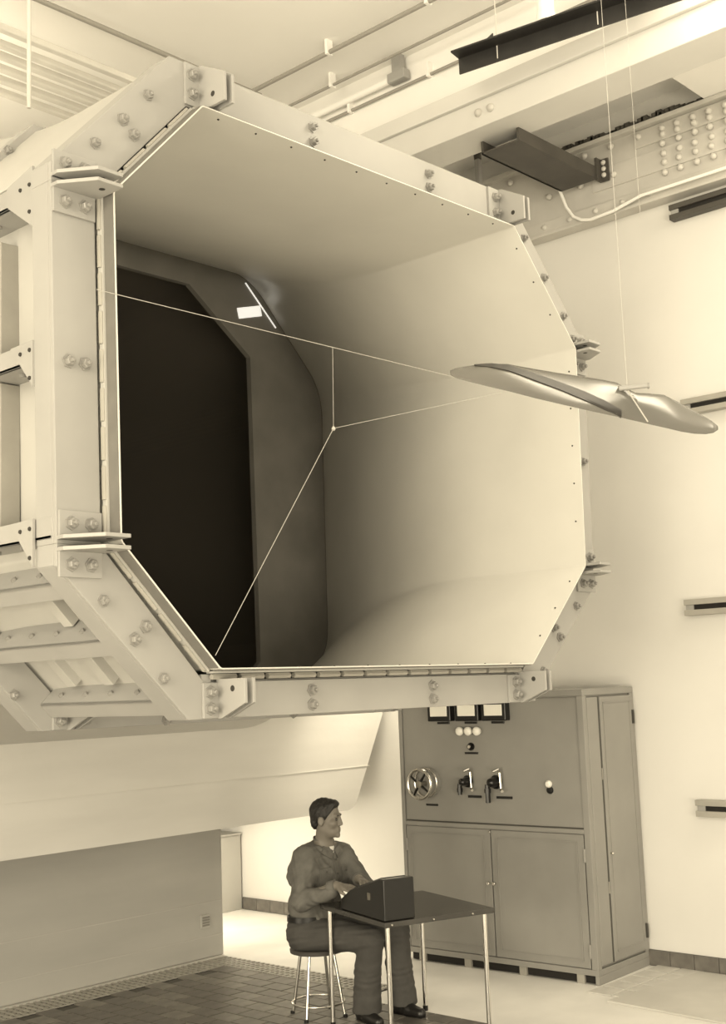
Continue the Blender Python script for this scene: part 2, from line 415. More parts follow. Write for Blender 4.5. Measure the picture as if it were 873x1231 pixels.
# ------------------------------------------------------------------ settling chamber behind the nozzle
ch = thing('settling_chamber', (1.74,5,1.06), 'large smooth pale tunnel chamber hull behind and below the octagonal mouth, resting on the pier', 'wind tunnel')
def arc(c, r, a0, a1, n):
    return [V((c[0]+r*math.cos(math.radians(a0+(a1-a0)*k/n)), c[1]+r*math.sin(math.radians(a0+(a1-a0)*k/n)))) for k in range(n+1)]
out = [V((-1.2,5.85)),V((4.75,5.85)),V((5.15,5.4)),V((5.15,1.83))]+arc((4.665,1.195),.14,-22,-92,7)+[V((-1.3,1.04)),V((-1.65,1.8)),V((-1.65,5.4))]
bm = bmesh.new()
def loop(pts, y):
    vs = [bm.verts.new((p.x,y,p.y)) for p in pts]; return vs, [bm.edges.new((vs[k],vs[(k+1)%len(vs)])) for k in range(len(vs))]
inner = []
for i in range(8):
    inner += [V((p[0],p[2])) for p in panel_row(i,3.2,.0)[:-1]]
ov, oe = loop(out,3.2); iv, ie = loop(inner,3.2)
bmesh.ops.triangle_fill(bm, edges=oe+ie, use_beauty=True)
ov2, oe2 = loop(out,7.4)
for k in range(len(ov)): bm.faces.new((ov[k],ov[(k+1)%len(ov)],ov2[(k+1)%len(ov)],ov2[k]))
bm.faces.new(ov2)
bmesh.ops.recalc_face_normals(bm, faces=bm.faces)
me = D.meshes.new('hull'); bm.to_mesh(me); bm.free(); me.materials.append(M['conc'])
hull = link('hull', me, ch)
# plating seams on the hull front
MB().box((-1.6,3.194,1.40),(4.95,3.2,1.405)).build('plate_seam','conc',ch)
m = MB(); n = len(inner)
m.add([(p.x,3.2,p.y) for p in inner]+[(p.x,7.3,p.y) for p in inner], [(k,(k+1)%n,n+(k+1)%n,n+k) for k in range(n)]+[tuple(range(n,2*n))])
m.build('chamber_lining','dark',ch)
# grey screen frame with an octagonal opening
op = [(-.9,5.60),(3.70,5.60),(4.40,5.04),(4.40,2.0),(3.7,1.55),(-.9,1.55)]
bm = bmesh.new()
ov, oe = loop([V((-1.05,5.49)),V((3.71,5.49)),V((4.53,4.64)),V((4.52,2.32)),V((3.71,1.84)),V((-1.05,1.84))],3.203)
iv, ie = loop([V((-.9,5.265)),V((3.07,5.265)),V((3.70,4.78)),V((3.73,2.3)),V((3.4,2.0)),V((-.9,2.0))],3.203)
bmesh.ops.triangle_fill(bm, edges=oe+ie, use_beauty=True)
r = bmesh.ops.extrude_face_region(bm, geom=list(bm.faces)); bmesh.ops.translate(bm, verts=[g for g in r['geom'] if isinstance(g,bmesh.types.BMVert)], vec=(0,.05,0))
bmesh.ops.recalc_face_normals(bm, faces=bm.faces)
me = D.meshes.new('screen_frame'); bm.to_mesh(me); bm.free(); me.materials.append(M['band']); link('screen_frame', me, ch)
# white tag with added glow, and a glowing strip painting the rim's highlight
c = V((3.70,3.193,5.16)); ex = V((.25,0,.07)); ez = V((.02,0,-.085))
MB().prism([c-ex*.5-ez*.5,c+ex*.5-ez*.5,c+ex*.5+ez*.5,c-ex*.5+ez*.5],(0,.01,0)).build('glowing_tag','tag',ch)
MB().tube([(3.66,3.195,5.40),(3.99,3.195,5.08)],.006,6).build('rim_highlight','tag',ch)

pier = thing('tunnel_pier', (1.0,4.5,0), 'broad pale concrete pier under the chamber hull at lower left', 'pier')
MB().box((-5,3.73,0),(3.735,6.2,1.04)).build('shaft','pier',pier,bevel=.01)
for z in (.42,.16): MB().box((-5,3.726,z),(3.73,3.731,z+.006)).build('board_joint','block',pier)
m = MB().box((3.50,3.715,.235),(3.585,3.73,.335)); v_ = m.build('vent_plate','block',pier)
for k in range(4): MB().box((3.508,3.708,.25+.02*k),(3.577,3.716,.262+.02*k)).build('vent_slat','vent',v_)

blk = thing('wall_plinth', (4.6,5.6,0), 'pale grey concrete plinth against the wall behind the pier', 'plinth')
MB().box((3.9,5.15,0),(5.2,6.6,.70)).box((3.88,5.13,.70),(5.2,6.6,.72)).build('body','block',blk,bevel=.006)
jb = thing('junction_box', (4.2,5.2,.72), 'small dark box on the plinth at the corner of the pier', 'box')
MB().box((4.05,5.17,.72),(4.66,5.3,.80)).build('body','rail',jb,bevel=.005)
MB().box((4.05,5.2,.80),(4.55,5.29,.85)).build('cover','channel',jb,bevel=.004)

# ------------------------------------------------------------------ floor grating
gr = thing('floor_drain_grating', (3.6,3.4,.0), 'perforated metal grating strip bent round the foot of the pier on the floor', 'grating')
MB().box((3.42,1.85,.0),(3.65,3.62,.006)).box((-1,3.36,.0),(3.42,3.62,.006)).build('tray','slot',gr)
m = MB()
for k in range(33):
    y = 1.86+.054*k; m.box((3.42,y,.008),(3.65,y+.022,.018))
for k in range(5): x = 3.425+.052*k; m.box((x,1.85,.008),(x+.018,3.62,.016))
for k in range(82):
    x = -1+.054*k; m.box((x,3.36,.008),(x+.022,3.62,.018))
for k in range(5): y = 3.365+.057*k; m.box((-1,y,.008),(3.42,y+.018,.016))
tag(m.build('grating_bars','rail',gr), kind='stuff')

pl = thing('floor_cover_plate', (4.6,-.1,0), 'flat pale metal cover plate lying on the floor in front of the wall', 'floor plate')
MB().prism([(4.13,.44,.0),(5.18,.33,.0),(5.18,-1.1,.0),(4.02,-1.1,.0)],(0,0,.014)).build('plate','plate',pl,bevel=.003)

# ------------------------------------------------------------------ control cabinet
CA = V((4.474,.710,0)); YC = -.04579
Ecab = V((math.sin(YC),math.cos(YC),0)); Ncab = V((math.cos(YC),-math.sin(YC),0))
cab = thing('control_cabinet', (0,0,0), 'tall grey metal control cabinet with meters, handwheel and lower doors against the wall', 'cabinet')
cab.matrix_basis = Matrix(((Ncab.x,Ecab.x,0,CA.x),(Ncab.y,Ecab.y,0,CA.y),(0,0,1,0),(0,0,0,1)))
# local: x into the cabinet (0 = front), y along the front from the near right corner to the left, z up
def cbox(a,b,name,m,parent=cab,bevel=.003,label=None):
    me = MB().box(a,b).mesh(name,m,bevel=bevel); o = D.objects.new(name,me); COL.objects.link(o); o.parent = parent
    if label: o['label'] = label
    return o
def clink(mb,name,m,parent=cab,smooth=False,bevel=0):
    o = D.objects.new(name,mb.mesh(name,m,smooth,bevel)); COL.objects.link(o); o.parent = parent; return o
CW, CD, CH = 1.655, .74, 2.0
cbox((0.02,.02,.075),(CD-.01,CW-.02,CH-.04),'body','cab')
cbox((.0,.0,CH-.045),(CD,CW,CH),'top_rim','cab')
cbox((0,0,.06),(CD,CW,.10),'bottom_rim','cab')
for y0,y1,nm in ((0,.05,'corner_post'),(CW-.03,CW,'corner_post')):
    cbox((0,y0,.1),(.05,y1,CH-.045),nm,'cab')
cbox((CD-.05,0,.1),(CD,.05,CH-.045),'corner_post','cab')
cbox((.0,.05,1.005),(.02,CW-.03,1.035),'mid_rail','cab')
cbox((.012,.055,1.045),(.022,CW-.035,CH-.055),'instrument_panel','cab')
cbox((.016,.05,1.036),(.022,CW-.03,1.044),'panel_gap','cabd',bevel=0)
for y0,y1 in ((.06,.835),(.845,1.62)):
    d_ = cbox((.004,y0,.105),(.02,y1,1.0),'door','cab')
    # raised border with recessed middle
    m = MB()
    m.box((-.004,y0+.05,.945),(.004,y1-.05,.953)).box((-.004,y0+.05,.15),(.004,y1-.05,.158)).box((-.004,y0+.05,.158),(.004,y0+.058,.945)).box((-.004,y1-.058,.158),(.004,y1-.05,.945))
    clink(m,'door_bead','cab',d_)
    hy = y0-.006 if y0 < .5 else y1-.006
    for z in (.22,.86):
        clink(MB().tube([(-.002,hy,z-.045),(-.002,hy,z+.045)],.009,8),'hinge','cab',d_,smooth=True)
    ky = y1-.02 if y0 < .5 else y0+.02
    clink(MB().lathe((.004,ky-.0,.62),(-1,0,0),[(0,.008),(.012,.007),(.018,.013),(.026,.012),(.03,.005)],10),'knob','nickel',d_,smooth=True)
clink(MB().lathe((.0,.84,.985),(-1,0,0),[(0,.006),(.008,.01),(.014,.004)],8),'catch','nickel')
cbox((.02,.832,.1),(.023,.848,1.0),'door_gap','cabd',bevel=0)
# right side: narrow fixed panel and a tall door
cbox((.05,-.004,.12),(.20,.01,CH-.06),'side_panel','cab')
sd = cbox((.225,-.008,.12),(CD-.05,.01,CH-.06),'side_door','cab')
clink(MB().box((.265,-.012,.18),(.272,-.006,1.90)).box((CD-.09,-.012,.18),(CD-.083,-.006,1.90)).box((.265,-.012,1.893),(CD-.083,-.006,1.90)).box((.265,-.012,.18),(CD-.083,-.006,.187)),'door_bead','cab',sd)
cbox((.203,-.001,.12),(.222,.012,CH-.06),'door_gap','cabd',bevel=0)
clink(MB().lathe((.25,-.008,.85),(0,-1,0),[(0,.008),(.012,.008),(.02,.012),(.026,.006)],8),'knob','nickel',sd,smooth=True)
for z in (.25,1.78): clink(MB().box((CD-.045,-.018,z-.05),(CD-.03,.0,z+.05)),'hinge','cabd',sd)
for z in (1.4,.62): clink(MB().box((.205,-.008,z-.04),(.213,.0,z+.04)),'hinge','rail',sd)
# feet and dark gap
cbox((.03,.03,.005),(CD-.03,CW-.03,.06),'plinth_recess','slot',bevel=0)
for y in (.15,.62,1.1,1.52): cbox((.01,y-.03,0),(.06,y+.03,.06),'foot','rail',bevel=.002)
cbox((.0,.0,.0),(CD,.028,.06),'side_skirt','cab')
# meters
for y in (1.222,.966,.724):
    mt = cbox((-.05,y-.108,1.79),(.012,y+.108,1.925),'meter','black',bevel=.008)
    fc = cbox((-.056,y-.078,1.828),(-.049,y+.078,1.908),'dial_face','dial',mt,bevel=.002)
    nd = MB().box((-.058,y-.002,1.835),(-.0555,y+.0015,1.895))
    cbox((.0,y-.055,1.768),(.012,y+.055,1.784),'name_plate','black',mt,bevel=.002)
# three white lamps
for y in (1.06,.982,.904):
    lp = clink(MB().lathe((.012,y,1.715),(-1,0,0),[(0,.022),(.012,.022)],14),'lamp_socket','nickel',smooth=True)
    clink(MB().lathe((.0,y,1.715),(-1,0,0),[(0,.031),(.014,.034),(.026,.031),(.034,.020),(.038,.006)],18),'lamp_lens','milk',lp,smooth=True)
k_ = clink(MB().lathe((.012,.978,1.60),(-1,0,0),[(0,.03),(.008,.03),(.0081,.018),(.026,.02),(.034,.016),(.036,.006)],18),'selector_knob','black',smooth=True)
clink(MB().lathe((-.024,.974,1.60),(-1,0,0),[(0,.014),(.004,.012)],10),'knob_cap','nickel',k_,smooth=True)
cbox((.004,.915,1.545),(.013,1.035,1.56),'name_plate','black',bevel=.002)
# handwheel
hw = clink(MB().tube([(-.11,1.385+.108*math.cos(a*math.pi/18),1.325+.108*math.sin(a*math.pi/18)) for a in range(36)],.0125,8,closed=True),'handwheel','nickel',smooth=True)
clink(MB().lathe((.012,1.385,1.325),(-1,0,0),[(0,.05),(.015,.05),(.016,.022),(.10,.018),(.125,.03),(.14,.026),(.143,.01)],16),'hub','brass',hw,smooth=True)
for a in (35,125,155,215,305):
    if a == 155: continue
    c_, s_ = math.cos(math.radians(a)), math.sin(math.radians(a))
    clink(MB().tube([(-.115,1.385+.02*c_,1.325+.02*s_),(-.11,1.385+.105*c_,1.325+.105*s_)],[.011,.008],6),'spoke','black',hw)
clink(MB().tube([(-.045,1.375+.105*math.cos(a*math.pi/18),1.33+.105*math.sin(a*math.pi/18)) for a in range(36)],.008,8,closed=True),'scale_ring','nickel',hw,smooth=True)
clink(MB().lathe((.012,1.375,1.33),(-1,0,0),[(0,.103),(.05,.103),(.052,.09)],24),'gear_drum','cab',hw,smooth=True)
cbox((.004,1.31,1.155),(.013,1.42,1.17),'name_plate','black',bevel=.002)
# two valve levers
for y,s in ((1.02,1.0),(.765,1.15)):
    v_ = clink(MB().lathe((.012,y,1.345),(-1,0,0),[(0,.045*s),(.012,.045*s),(.013,.03*s),(.05,.032*s),(.09,.026*s),(.10,.012*s)],14),'valve_body','black',smooth=True)
    clink(MB().tube([(-.02,y-.045*s,1.42),(-.05,y-.05*s,1.44),(-.085,y-.03*s,1.425)],.009*s,8).tube([(-.02,y-.045*s,1.42),(-.02,y-.05*s,1.30),(-.05,y-.075*s,1.285)],.010*s,8),'lever_handle','nickel',v_,smooth=True)
    clink(MB().tube([(-.05,y+.035*s,1.33),(-.05,y+.035*s,1.25-.05*(s-1)/.15)],.017*s,8).tube([(-.05,y+.035*s,1.30),(-.05,y+.035*s,1.27)],.022*s,8),'valve_stem','black',v_,smooth=True)
    clink(MB().box((0.0,y-.115*s,1.226),(.012,y+.0,1.244)),'name_plate','black',v_)
pb = clink(MB().lathe((.012,.313,1.34),(-1,0,0),[(0,.022),(.008,.026),(.02,.026),(.032,.016),(.034,.005)],16),'push_button','milk',smooth=True)
clink(MB().lathe((.012,.311,1.297),(-1,0,0),[(0,.028),(.012,.024),(.014,.01)],12),'push_button_base','black',smooth=True)

# ------------------------------------------------------------------ wall rails
for z,y0,lab in ((1.135,.262,'grey slotted steel rail on the white wall, lowest, just right of the cabinet'),(2.55,.238,'grey slotted steel rail on the wall level with the lower tunnel mouth'),
                 (4.01,.15,'grey slotted steel rail on the white wall behind the propeller tip'),(5.495,.128,'grey slotted steel rail high on the wall under the riveted girder')):
    rl = thing('wall_rail',(XW-.05,y0,z),lab,'rail','slotted wall rails')
    dk = z > 5
    MB().box((XW-.05,-3,z-.018),(XW,y0-.07,z+.018)).build('slot','slot',rl)
    MB().box((XW-.075,-3,z+.018),(XW,y0,z+.058)).build('upper_flange','channel' if dk else 'rail',rl,bevel=.003)
    MB().box((XW-.075,-3,z-.058),(XW,y0,z-.018)).build('lower_flange','channel' if dk else 'rail',rl,bevel=.003)
    MB().box((XW-.06,y0-.07,z-.018),(XW,y0-.01,z+.018)).build('end_block','frame',rl)

# ------------------------------------------------------------------ overhead steel
gd = thing('riveted_girder',(5.15,0,5.6),'riveted grey plate girder along the top of the right wall','girder')
MB().box((5.13,-4,5.62),(5.2199,5,6.235)).build('web_plate','girder',gd)
MB().box((5.07,-4,6.20),(5.2199,5,6.235)).build('top_flange','girder',gd,bevel=.003)
MB().box((5.09,-4,5.60),(5.2199,5,5.625)).build('bottom_flange','girder',gd,bevel=.003)
MB().box((5.115,-4,6.06),(5.135,.35,6.19)).build('splice_strip','girder',gd,bevel=.003)
MB().box((5.118,-4,5.83),(5.135,.75,6.0)).build('splice_strip','girder',gd,bevel=.003)
MB().box((5.105,-4,5.63),(5.135,5,5.72)).build('bottom_angle','girder',gd,bevel=.003)
RV = MB().lathe((0,0,0),(-1,0,0),[(-.004,.027),(.006,.026),(.018,.019),(.025,.007)],8).mesh('rivet','girder',smooth=60)
rl_ = []
for k in range(9):
    for z in (6.15,6.10,6.03,5.95,5.88,5.80):
        rl_.append((.12-.13*k+random.uniform(-.006,.006),z))
for k in range(10): rl_.append((.25+.24*k,5.675)); rl_.append((.32+.24*k,6.15))
for k in range(8): rl_.append((.55+.3*k,5.92))
for y,z in rl_:
    o = link('rivet',RV,gd); o.matrix_basis = Matrix.Translation((5.112,y,z))
m = MB()
for k in range(60):
    y = -1.0+.038*k+random.uniform(-.008,.008); m.box((5.09,y,6.235),(5.2199,y+.05,6.255+random.uniform(0,.035)))
tag(m.build('mortar_bed','channel',gd), kind='stuff')

wbm = thing('white_ceiling_beam',(4.0,0,6.0),'long white painted beam under the ceiling, parallel to the right wall','beam')
MB().box((3.82,-4,6.0),(4.17,5,6.20)).build('lower_box','beam',wbm,bevel=.006)
MB().box((3.79,-4,6.20),(4.2,5,6.32)).build('upper_flange','beam',wbm,bevel=.006)
for y in (.86,.75): 
    o = link('bolt',RV,wbm); o.matrix_basis = Matrix.Translation((3.818,y,6.11)) @ Matrix.Scale(1.2,4)
cbm = thing('white_cross_beam',(4.6,-1,6.2),'short white cross beam joining the white beam and the girder at upper right','beam')
MB().box((4.2,-2.2,6.24),(5.09,-.25,6.45)).build('beam_body','ceil',cbm,bevel=.004)
xc = thing('brown_cross_channel',(4.6,.85,5.95),'dark brown steel channel spanning from the white beam to the riveted girder','channel')
MB().box((4.02,.66,5.90),(5.055,.68,6.0)).box((4.02,.68,5.90),(5.055,1.0,5.915)).box((4.02,.98,5.90),(5.055,1.0,6.0)).build('channel_body','channel',xc,bevel=.002)
o_ = MB().box((5.02,.64,5.88),(5.085,.66,6.06)).box((5.085,.58,5.88),(5.10,.66,6.06)).build('end_angle','channel',xc)
for z in (5.93,5.98,6.03):
    o = link('rivet',RV,o_); o.matrix_basis = Matrix.Translation((5.085,.62,z)) @ Matrix.Scale(.8,4)
cp = thing('conduit_pipe',(5.08,0,5.6),'thin white conduit pipe bending down and running along the foot of the girder','pipe')
pts = [(4.95,1.72,6.40),(5.0,1.675,6.43),(5.04,1.565,6.42),(5.06,1.117,6.06),(5.06,1.042,5.99),(5.06,1.0,5.88),(5.06,.96,5.76),(5.06,.90,5.665),(5.06,.83,5.62),(5.06,.75,5.60),(5.06,.55,5.61),(5.06,.3,5.66),(5.06,-.36,5.66),(5.06,-2,5.66)]
MB().tube(pts,.0125,8).build('pipe','ceil',cp,smooth=True)
MB().lathe((4.95,1.72,6.37),(0,0,1),[(0,.03),(.06,.035),(.08,.02)],10).build('fitting','channel',cp,smooth=True)
MB().box((4.93,1.70,6.12),(4.97,1.74,6.37)).build('bracket','frame',cp)
# hanging dark angle iron
e0, e1 = V((3.39,.69,6.30)), V((3.66,-.92,6.30))
dv = (e1-e0).normalized(); sd_ = V((-dv.y,dv.x,0))
if sd_.x > 0: sd_ = -sd_
ai = thing('hanging_angle_iron',e0,'long dark steel angle hung by wires in front of the white beam at top','angle iron')
m = MB().prism([e0,e0+sd_*.11,e0+sd_*.11+V((0,0,.012)),e0+V((0,0,.012))],e1-e0)
m.prism([e0,e0-sd_*.012,e0-sd_*.012+V((0,0,-.11)),e0+V((0,0,-.11))],e1-e0)
m.build('angle','steel',ai)
for s in (.18,.62):
    p = e0.lerp(e1,s); MB().tube([p+V((0,0,-.09)),(p.x,p.y,7.0)],.004,6).build('hanger_rod','coil',ai)
p = e0.lerp(e1,.16); MB().prism([p+V((0,0,.012)),p+sd_*.1+V((0,0,.012)),p+V((0,0,.1))],dv*.01).build('lug','steel',ai)
for s,r in ((.42,.055),(.88,.05)):
    p = e0.lerp(e1,s)-sd_*-.06
    hg = thing('ceiling_hanger',p+V((0,0,.012)),'stout white hanger post standing above the dark angle iron, '+('left one' if s<.5 else 'right one at the top edge'),'hanger','white hanger posts')
    MB().lathe(p+V((0,0,.012)),(0,0,1),[(0,r*1.1),(.05,r*1.1),(.055,r),(.688,r)],14).build('post','ceil',hg,smooth=True)
# ceiling conduits
def conduit(pts,r,lab,clips=()):
    t = thing('ceiling_conduit',pts[0],lab,'pipe','ceiling conduits')
    MB().tube(pts,r,8).build('pipe','conduit',t,smooth=True)
    for s in clips:
        p = V(pts[0]).lerp(V(pts[-1]),s); MB().box(p-V((.03,.012,.02)),p+V((.03,.012,.10))).build('clip','ceil',t)
conduit([(3.50,3.3,6.9),(3.50,-1,6.9)],.018,'longest grey conduit on the ceiling, leftmost of the parallel ones',(.3,.53))
conduit([(3.90,3.2,6.9),(3.90,-1,6.9)],.012,'thin pale conduit on the ceiling, second from the left',(.2,))
conduit([(4.11,3.2,6.75),(4.11,-1,6.75)],.013,'grey conduit along the added white board just above the white beam',(.2,.4))
conduit([(-1.5,2.888,6.9),(3.6,2.888,6.9)],.02,'grey conduit crossing the ceiling at upper left beside the pipe coil',(.4,))
sl = thing('strip_lamp',(4.2,2.3,6.88),'short white tubular lamp with a fitting high beside the added white board','lamp')
MB().tube([(4.08,2.85,6.83),(4.08,1.9,6.83)],.03,10).build('tube','ceil',sl,smooth=True)
MB().box((4.04,1.72,6.79),(4.12,1.9,6.87)).build('fitting','frame',sl,bevel=.01)
MB().box((4.06,1.76,6.87),(4.10,1.86,7.0)).build('bracket','frame',sl)
# pipe coil at upper left
pc = thing('ceiling_pipe_coil',(1.4,3.3,6.6),'bank of parallel pale pipes hung under the ceiling at upper left','pipe coil')
for y in (2.92,3.11,3.25,3.41,3.56,3.73):
    MB().box((-3,y-.03,6.575),(2.46,y+.03,6.625)).build('pipe','coil',pc,bevel=.012)
MB().box((2.46,2.85,6.57),(2.53,3.8,6.63)).build('header','ceil',pc,bevel=.01)
for x,y in ((1.15,2.55),(1.93,3.78)): pass
p = at(35,130,7.4); MB().tube([p,(p.x,p.y,7.0)],.013,8).build('hanger_rod','coil',pc)
for x in (.4,): MB().box((x,2.95,6.625),(x+.02,2.97,7.0)).build('hanger_rod','ceil',pc)

# ------------------------------------------------------------------ wires in the mouth
def onmouth(px,py,Y=0.0):
    d = fw + rt*((px-IW/2)/FPX) - up*((py-IH/2)/FPX); return CAM+d*((Y-CAM.y)/d.y)
wr_ = thing('survey_wires',onmouth(401,515),'thin wires strung across the tunnel mouth meeting at a small knot','wires')
kn = onmouth(401,515)
pA, pB = onmouth(116,348), onmouth(704,492)
MB().tube([pA,pB],.0017,5).build('wire','wire',wr_)
MB().tube([onmouth(400,418),kn],.0012,5).build('wire','wire',wr_)
MB().tube([kn,onmouth(697,452)],.0012,5).build('wire','wire',wr_)
MB().tube([kn,onmouth(259,788)],.0016,5).build('wire','wire',wr_)
MB().lathe(kn+V((0,0,-.012)),(0,0,1),[(0,.004),(.006,.010),(.014,.010),(.022,.004)],8).build('knot','wire',wr_,smooth=True)

# ------------------------------------------------------------------ propeller blade
ST = [ # px, top y, bottom y, depth top, depth bottom, thickness
 (541,445.5,451,5.26,5.22,.006),(548,442.5,455,5.27,5.20,.012),(562,440,459,5.30,5.18,.018),(585,437,465,5.33,5.18,.024),(610,437.5,471,5.37,5.19,.028),
 (640,443,479,5.43,5.22,.030),(670,448,486,5.50,5.26,.032),(700,452.5,493,5.56,5.31,.034),(725,456.5,498.5,5.58,5.37,.036),(742,460,502,5.56,5.42,.040),
 (752,466,504.5,5.55,5.45,.044),(764,472,507,5.56,5.47,.040),(780,473,511,5.60,5.49,.032),(798,474.5,515,5.66,5.50,.028),(815,483,519,5.71,5.53,.024),
 (832,492.5,521.5,5.74,5.58,.020),(846,500,522,5.75,5.63,.016),(856,506,520.5,5.74,5.67,.011),(863,512,516.5,5.72,5.70,.006)]
mb = MB(); NP = 16
for px,y0,y1,d0,d1,th in ST:
    A = at(px,y0,d0); B = at(px+ (y1-y0)*.12,y1,d1); ch_ = B-A
    sp = (rt).normalized(); nr = ch_.cross(sp).normalized()
    if nr.dot(fw) > 0: nr = -nr
    ring_ = []
    for k in range(NP):
        a = 2*math.pi*k/NP; s = .5-.5*math.cos(a)
        h = math.sin(a)*(s**.15 if s > 0 else 0)*.5
        camb = .22*math.sin(math.pi*s)*th
        ring_.append(A+ch_*s+nr*(h*th+camb))
    mb.v += [tuple(p) for p in ring_]
n_ = len(ST)
mb.f += [(i*NP+k,i*NP+(k+1)%NP,(i+1)*NP+(k+1)%NP,(i+1)*NP+k) for i in range(n_-1) for k in range(NP)]
mb.f += [tuple(range(NP)), tuple(range((n_-1)*NP,n_*NP))]
pr = thing('propeller',at(755,485,5.5),'twisted two bladed varnished propeller hanging on a wire in front of the tunnel mouth','propeller')
bl = mb.build('blade','prop',pr,smooth=70)
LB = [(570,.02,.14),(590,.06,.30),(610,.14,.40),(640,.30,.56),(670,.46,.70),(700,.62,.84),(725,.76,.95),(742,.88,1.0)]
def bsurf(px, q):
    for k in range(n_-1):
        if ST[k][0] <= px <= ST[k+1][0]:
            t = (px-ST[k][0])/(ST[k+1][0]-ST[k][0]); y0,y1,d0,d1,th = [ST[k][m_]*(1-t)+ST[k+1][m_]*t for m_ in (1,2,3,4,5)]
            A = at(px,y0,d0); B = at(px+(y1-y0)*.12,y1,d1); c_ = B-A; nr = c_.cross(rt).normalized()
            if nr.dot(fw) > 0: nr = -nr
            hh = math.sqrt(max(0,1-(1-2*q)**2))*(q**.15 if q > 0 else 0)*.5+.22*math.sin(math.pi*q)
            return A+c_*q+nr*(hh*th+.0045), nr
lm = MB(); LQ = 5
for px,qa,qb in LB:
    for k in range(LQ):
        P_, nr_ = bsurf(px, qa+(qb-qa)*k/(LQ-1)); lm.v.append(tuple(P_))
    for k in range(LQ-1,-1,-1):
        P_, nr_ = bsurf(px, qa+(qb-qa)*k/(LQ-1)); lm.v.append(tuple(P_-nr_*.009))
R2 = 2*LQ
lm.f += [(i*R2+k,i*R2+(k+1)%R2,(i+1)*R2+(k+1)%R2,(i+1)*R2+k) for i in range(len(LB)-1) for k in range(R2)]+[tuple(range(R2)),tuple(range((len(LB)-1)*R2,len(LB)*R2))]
tag(lm.build('painted_streak','lam',bl,smooth=60),'dark streak of shade painted along the blade')  # dark strip standing in for a reflection on the blade
hubp = at(752,484,5.50)
MB().tube([at(744,467,5.50),at(781,463.5,5.50)],[.012,.009],10).build('shaft_pin','frame',pr,smooth=True)
MB().lathe(at(779,463.6,5.5),rt,[(0,.014),(.006,.014)],10).build('pin_head','frame',pr,smooth=True)
hb = MB().lathe(at(741,481,5.52),(at(765,488,5.52)-at(741,481,5.52)),[(0,.028),(.02,.042),(.065,.042),(.088,.028)],14); hb.build('hub','prop',pr,smooth=True)
MB().tube([at(755,470,5.47),at(779,507,5.42)],.0032,6).build('cord','wire',pr)
hw1 = thing('hanging_wire',at(754,464,5.5),'thin suspension wire rising from the propeller hub to the ceiling','wire','hanging wires')
p = at(754,464,5.5); MB().tube([p,(p.x,p.y,6.98)],.0011,5).build('wire','wire',hw1)
hw2 = thing('hanging_wire',at(769,250,7.6),'second thin vertical wire hanging in front of the riveted girder','wire','hanging wires')
p = at(770,262,7.4); MB().tube([p,(p.x,p.y,6.98)],.0011,5).build('wire','wire',hw2)

# ------------------------------------------------------------------ table
TC = V((2.885,1.045,0)); TY = -.33; TW, TD, TH = .756, .836, .738
def TL(x,y,z): return V((TC.x+x*math.cos(TY)-y*math.sin(TY), TC.y+x*math.sin(TY)+y*math.cos(TY), z))
tb = thing('work_table',TC,'small table with a dark top and four chrome tube legs in front of the man','table')
m = MB().prism([TL(-TW/2,-TD/2,TH-.03),TL(TW/2,-TD/2,TH-.03),TL(TW/2,TD/2,TH-.03),TL(-TW/2,TD/2,TH-.03)],(0,0,.03)); m.build('table_top','ttop',tb,bevel=.004)
ed = MB()
for sx,sy in ((-1,-1),(1,-1),(1,1),(-1,1)):
    c = TL(sx*(TW/2-.045),sy*(TD/2-.05),0)
    lg = MB().tube([(c.x,c.y,.0),(c.x,c.y,TH-.03)],.0145,12).build('leg','chrome',tb,smooth=True)
    MB().lathe((c.x,c.y,0),(0,0,1),[(0,.017),(.03,.017),(.032,.0146)],12).build('foot_cap','black',lg,smooth=True)
for x in (-.33,-.05,.22):
    c = TL(x,-TD/2-.001,TH-.016); n_v = TL(0,-1,0)-TL(0,0,0)
    MB().lathe(c,n_v,[(0,.007),(.003,.005)],8).build('edge_screw','nickel',tb)
# black instrument case with a sloping top
bx = thing('instrument_case',TL(-.24,-.15,TH),'glossy black instrument case with a sloping lid on the left of the table','case')
prof = [(-.395,TH),(-.395,.972),(-.345,.972),(.02,.868),(.145,.80),(.145,TH)]
m = MB().prism([TL(-.365,y,z+.001) for y,z in prof], TL(.205,0,0)-TL(0,0,0)); m.build('case_body','case',bx,bevel=.006)
m = MB().prism([TL(-.345,y,z+.003) for y,z in ((-.33,.968),(.01,.871),(.01,.876),(-.33,.973))], TL(.165,0,0)-TL(0,0,0)); m.build('lid','black',bx,bevel=.002)
q = TL(-.367,-.22,.86); MB().box(q-V((.004,.012,.02)),q+V((.004,.012,.02)),rot=TY,c=q).build('latch','brass',bx)

# ------------------------------------------------------------------ stool
SX, SY, SH = 2.80,1.735,.435
st = thing('stool',(SX,SY,0),'round stool with a dark seat, splayed metal legs and a foot ring under the man','stool')
MB().lathe((SX,SY,SH-.03),(0,0,1),[(0,.16),(.004,.172),(.024,.175),(.03,.168)],28).build('seat','wood',st,smooth=30)
for a in (20,110,200,290):
    a = math.radians(a); p = V((SX+.115*math.cos(a),SY+.115*math.sin(a),SH-.03)); q = V((SX+.185*math.cos(a),SY+.185*math.sin(a),.0))
    lg = MB().tube([q,p],.0105,10).build('leg','nickel',st,smooth=True)
    MB().lathe(q,(0,0,1),[(0,.015),(.03,.015),(.034,.011)],10).build('foot_cap','black',lg,smooth=True)
rr = .115+(.07)*(1-.10/(SH-.03))
MB().tube([(SX+rr*math.cos(a*math.pi/20),SY+rr*math.sin(a*math.pi/20),.10) for a in range(40)],.007,8,closed=True).build('foot_ring','nickel',st,smooth=True)

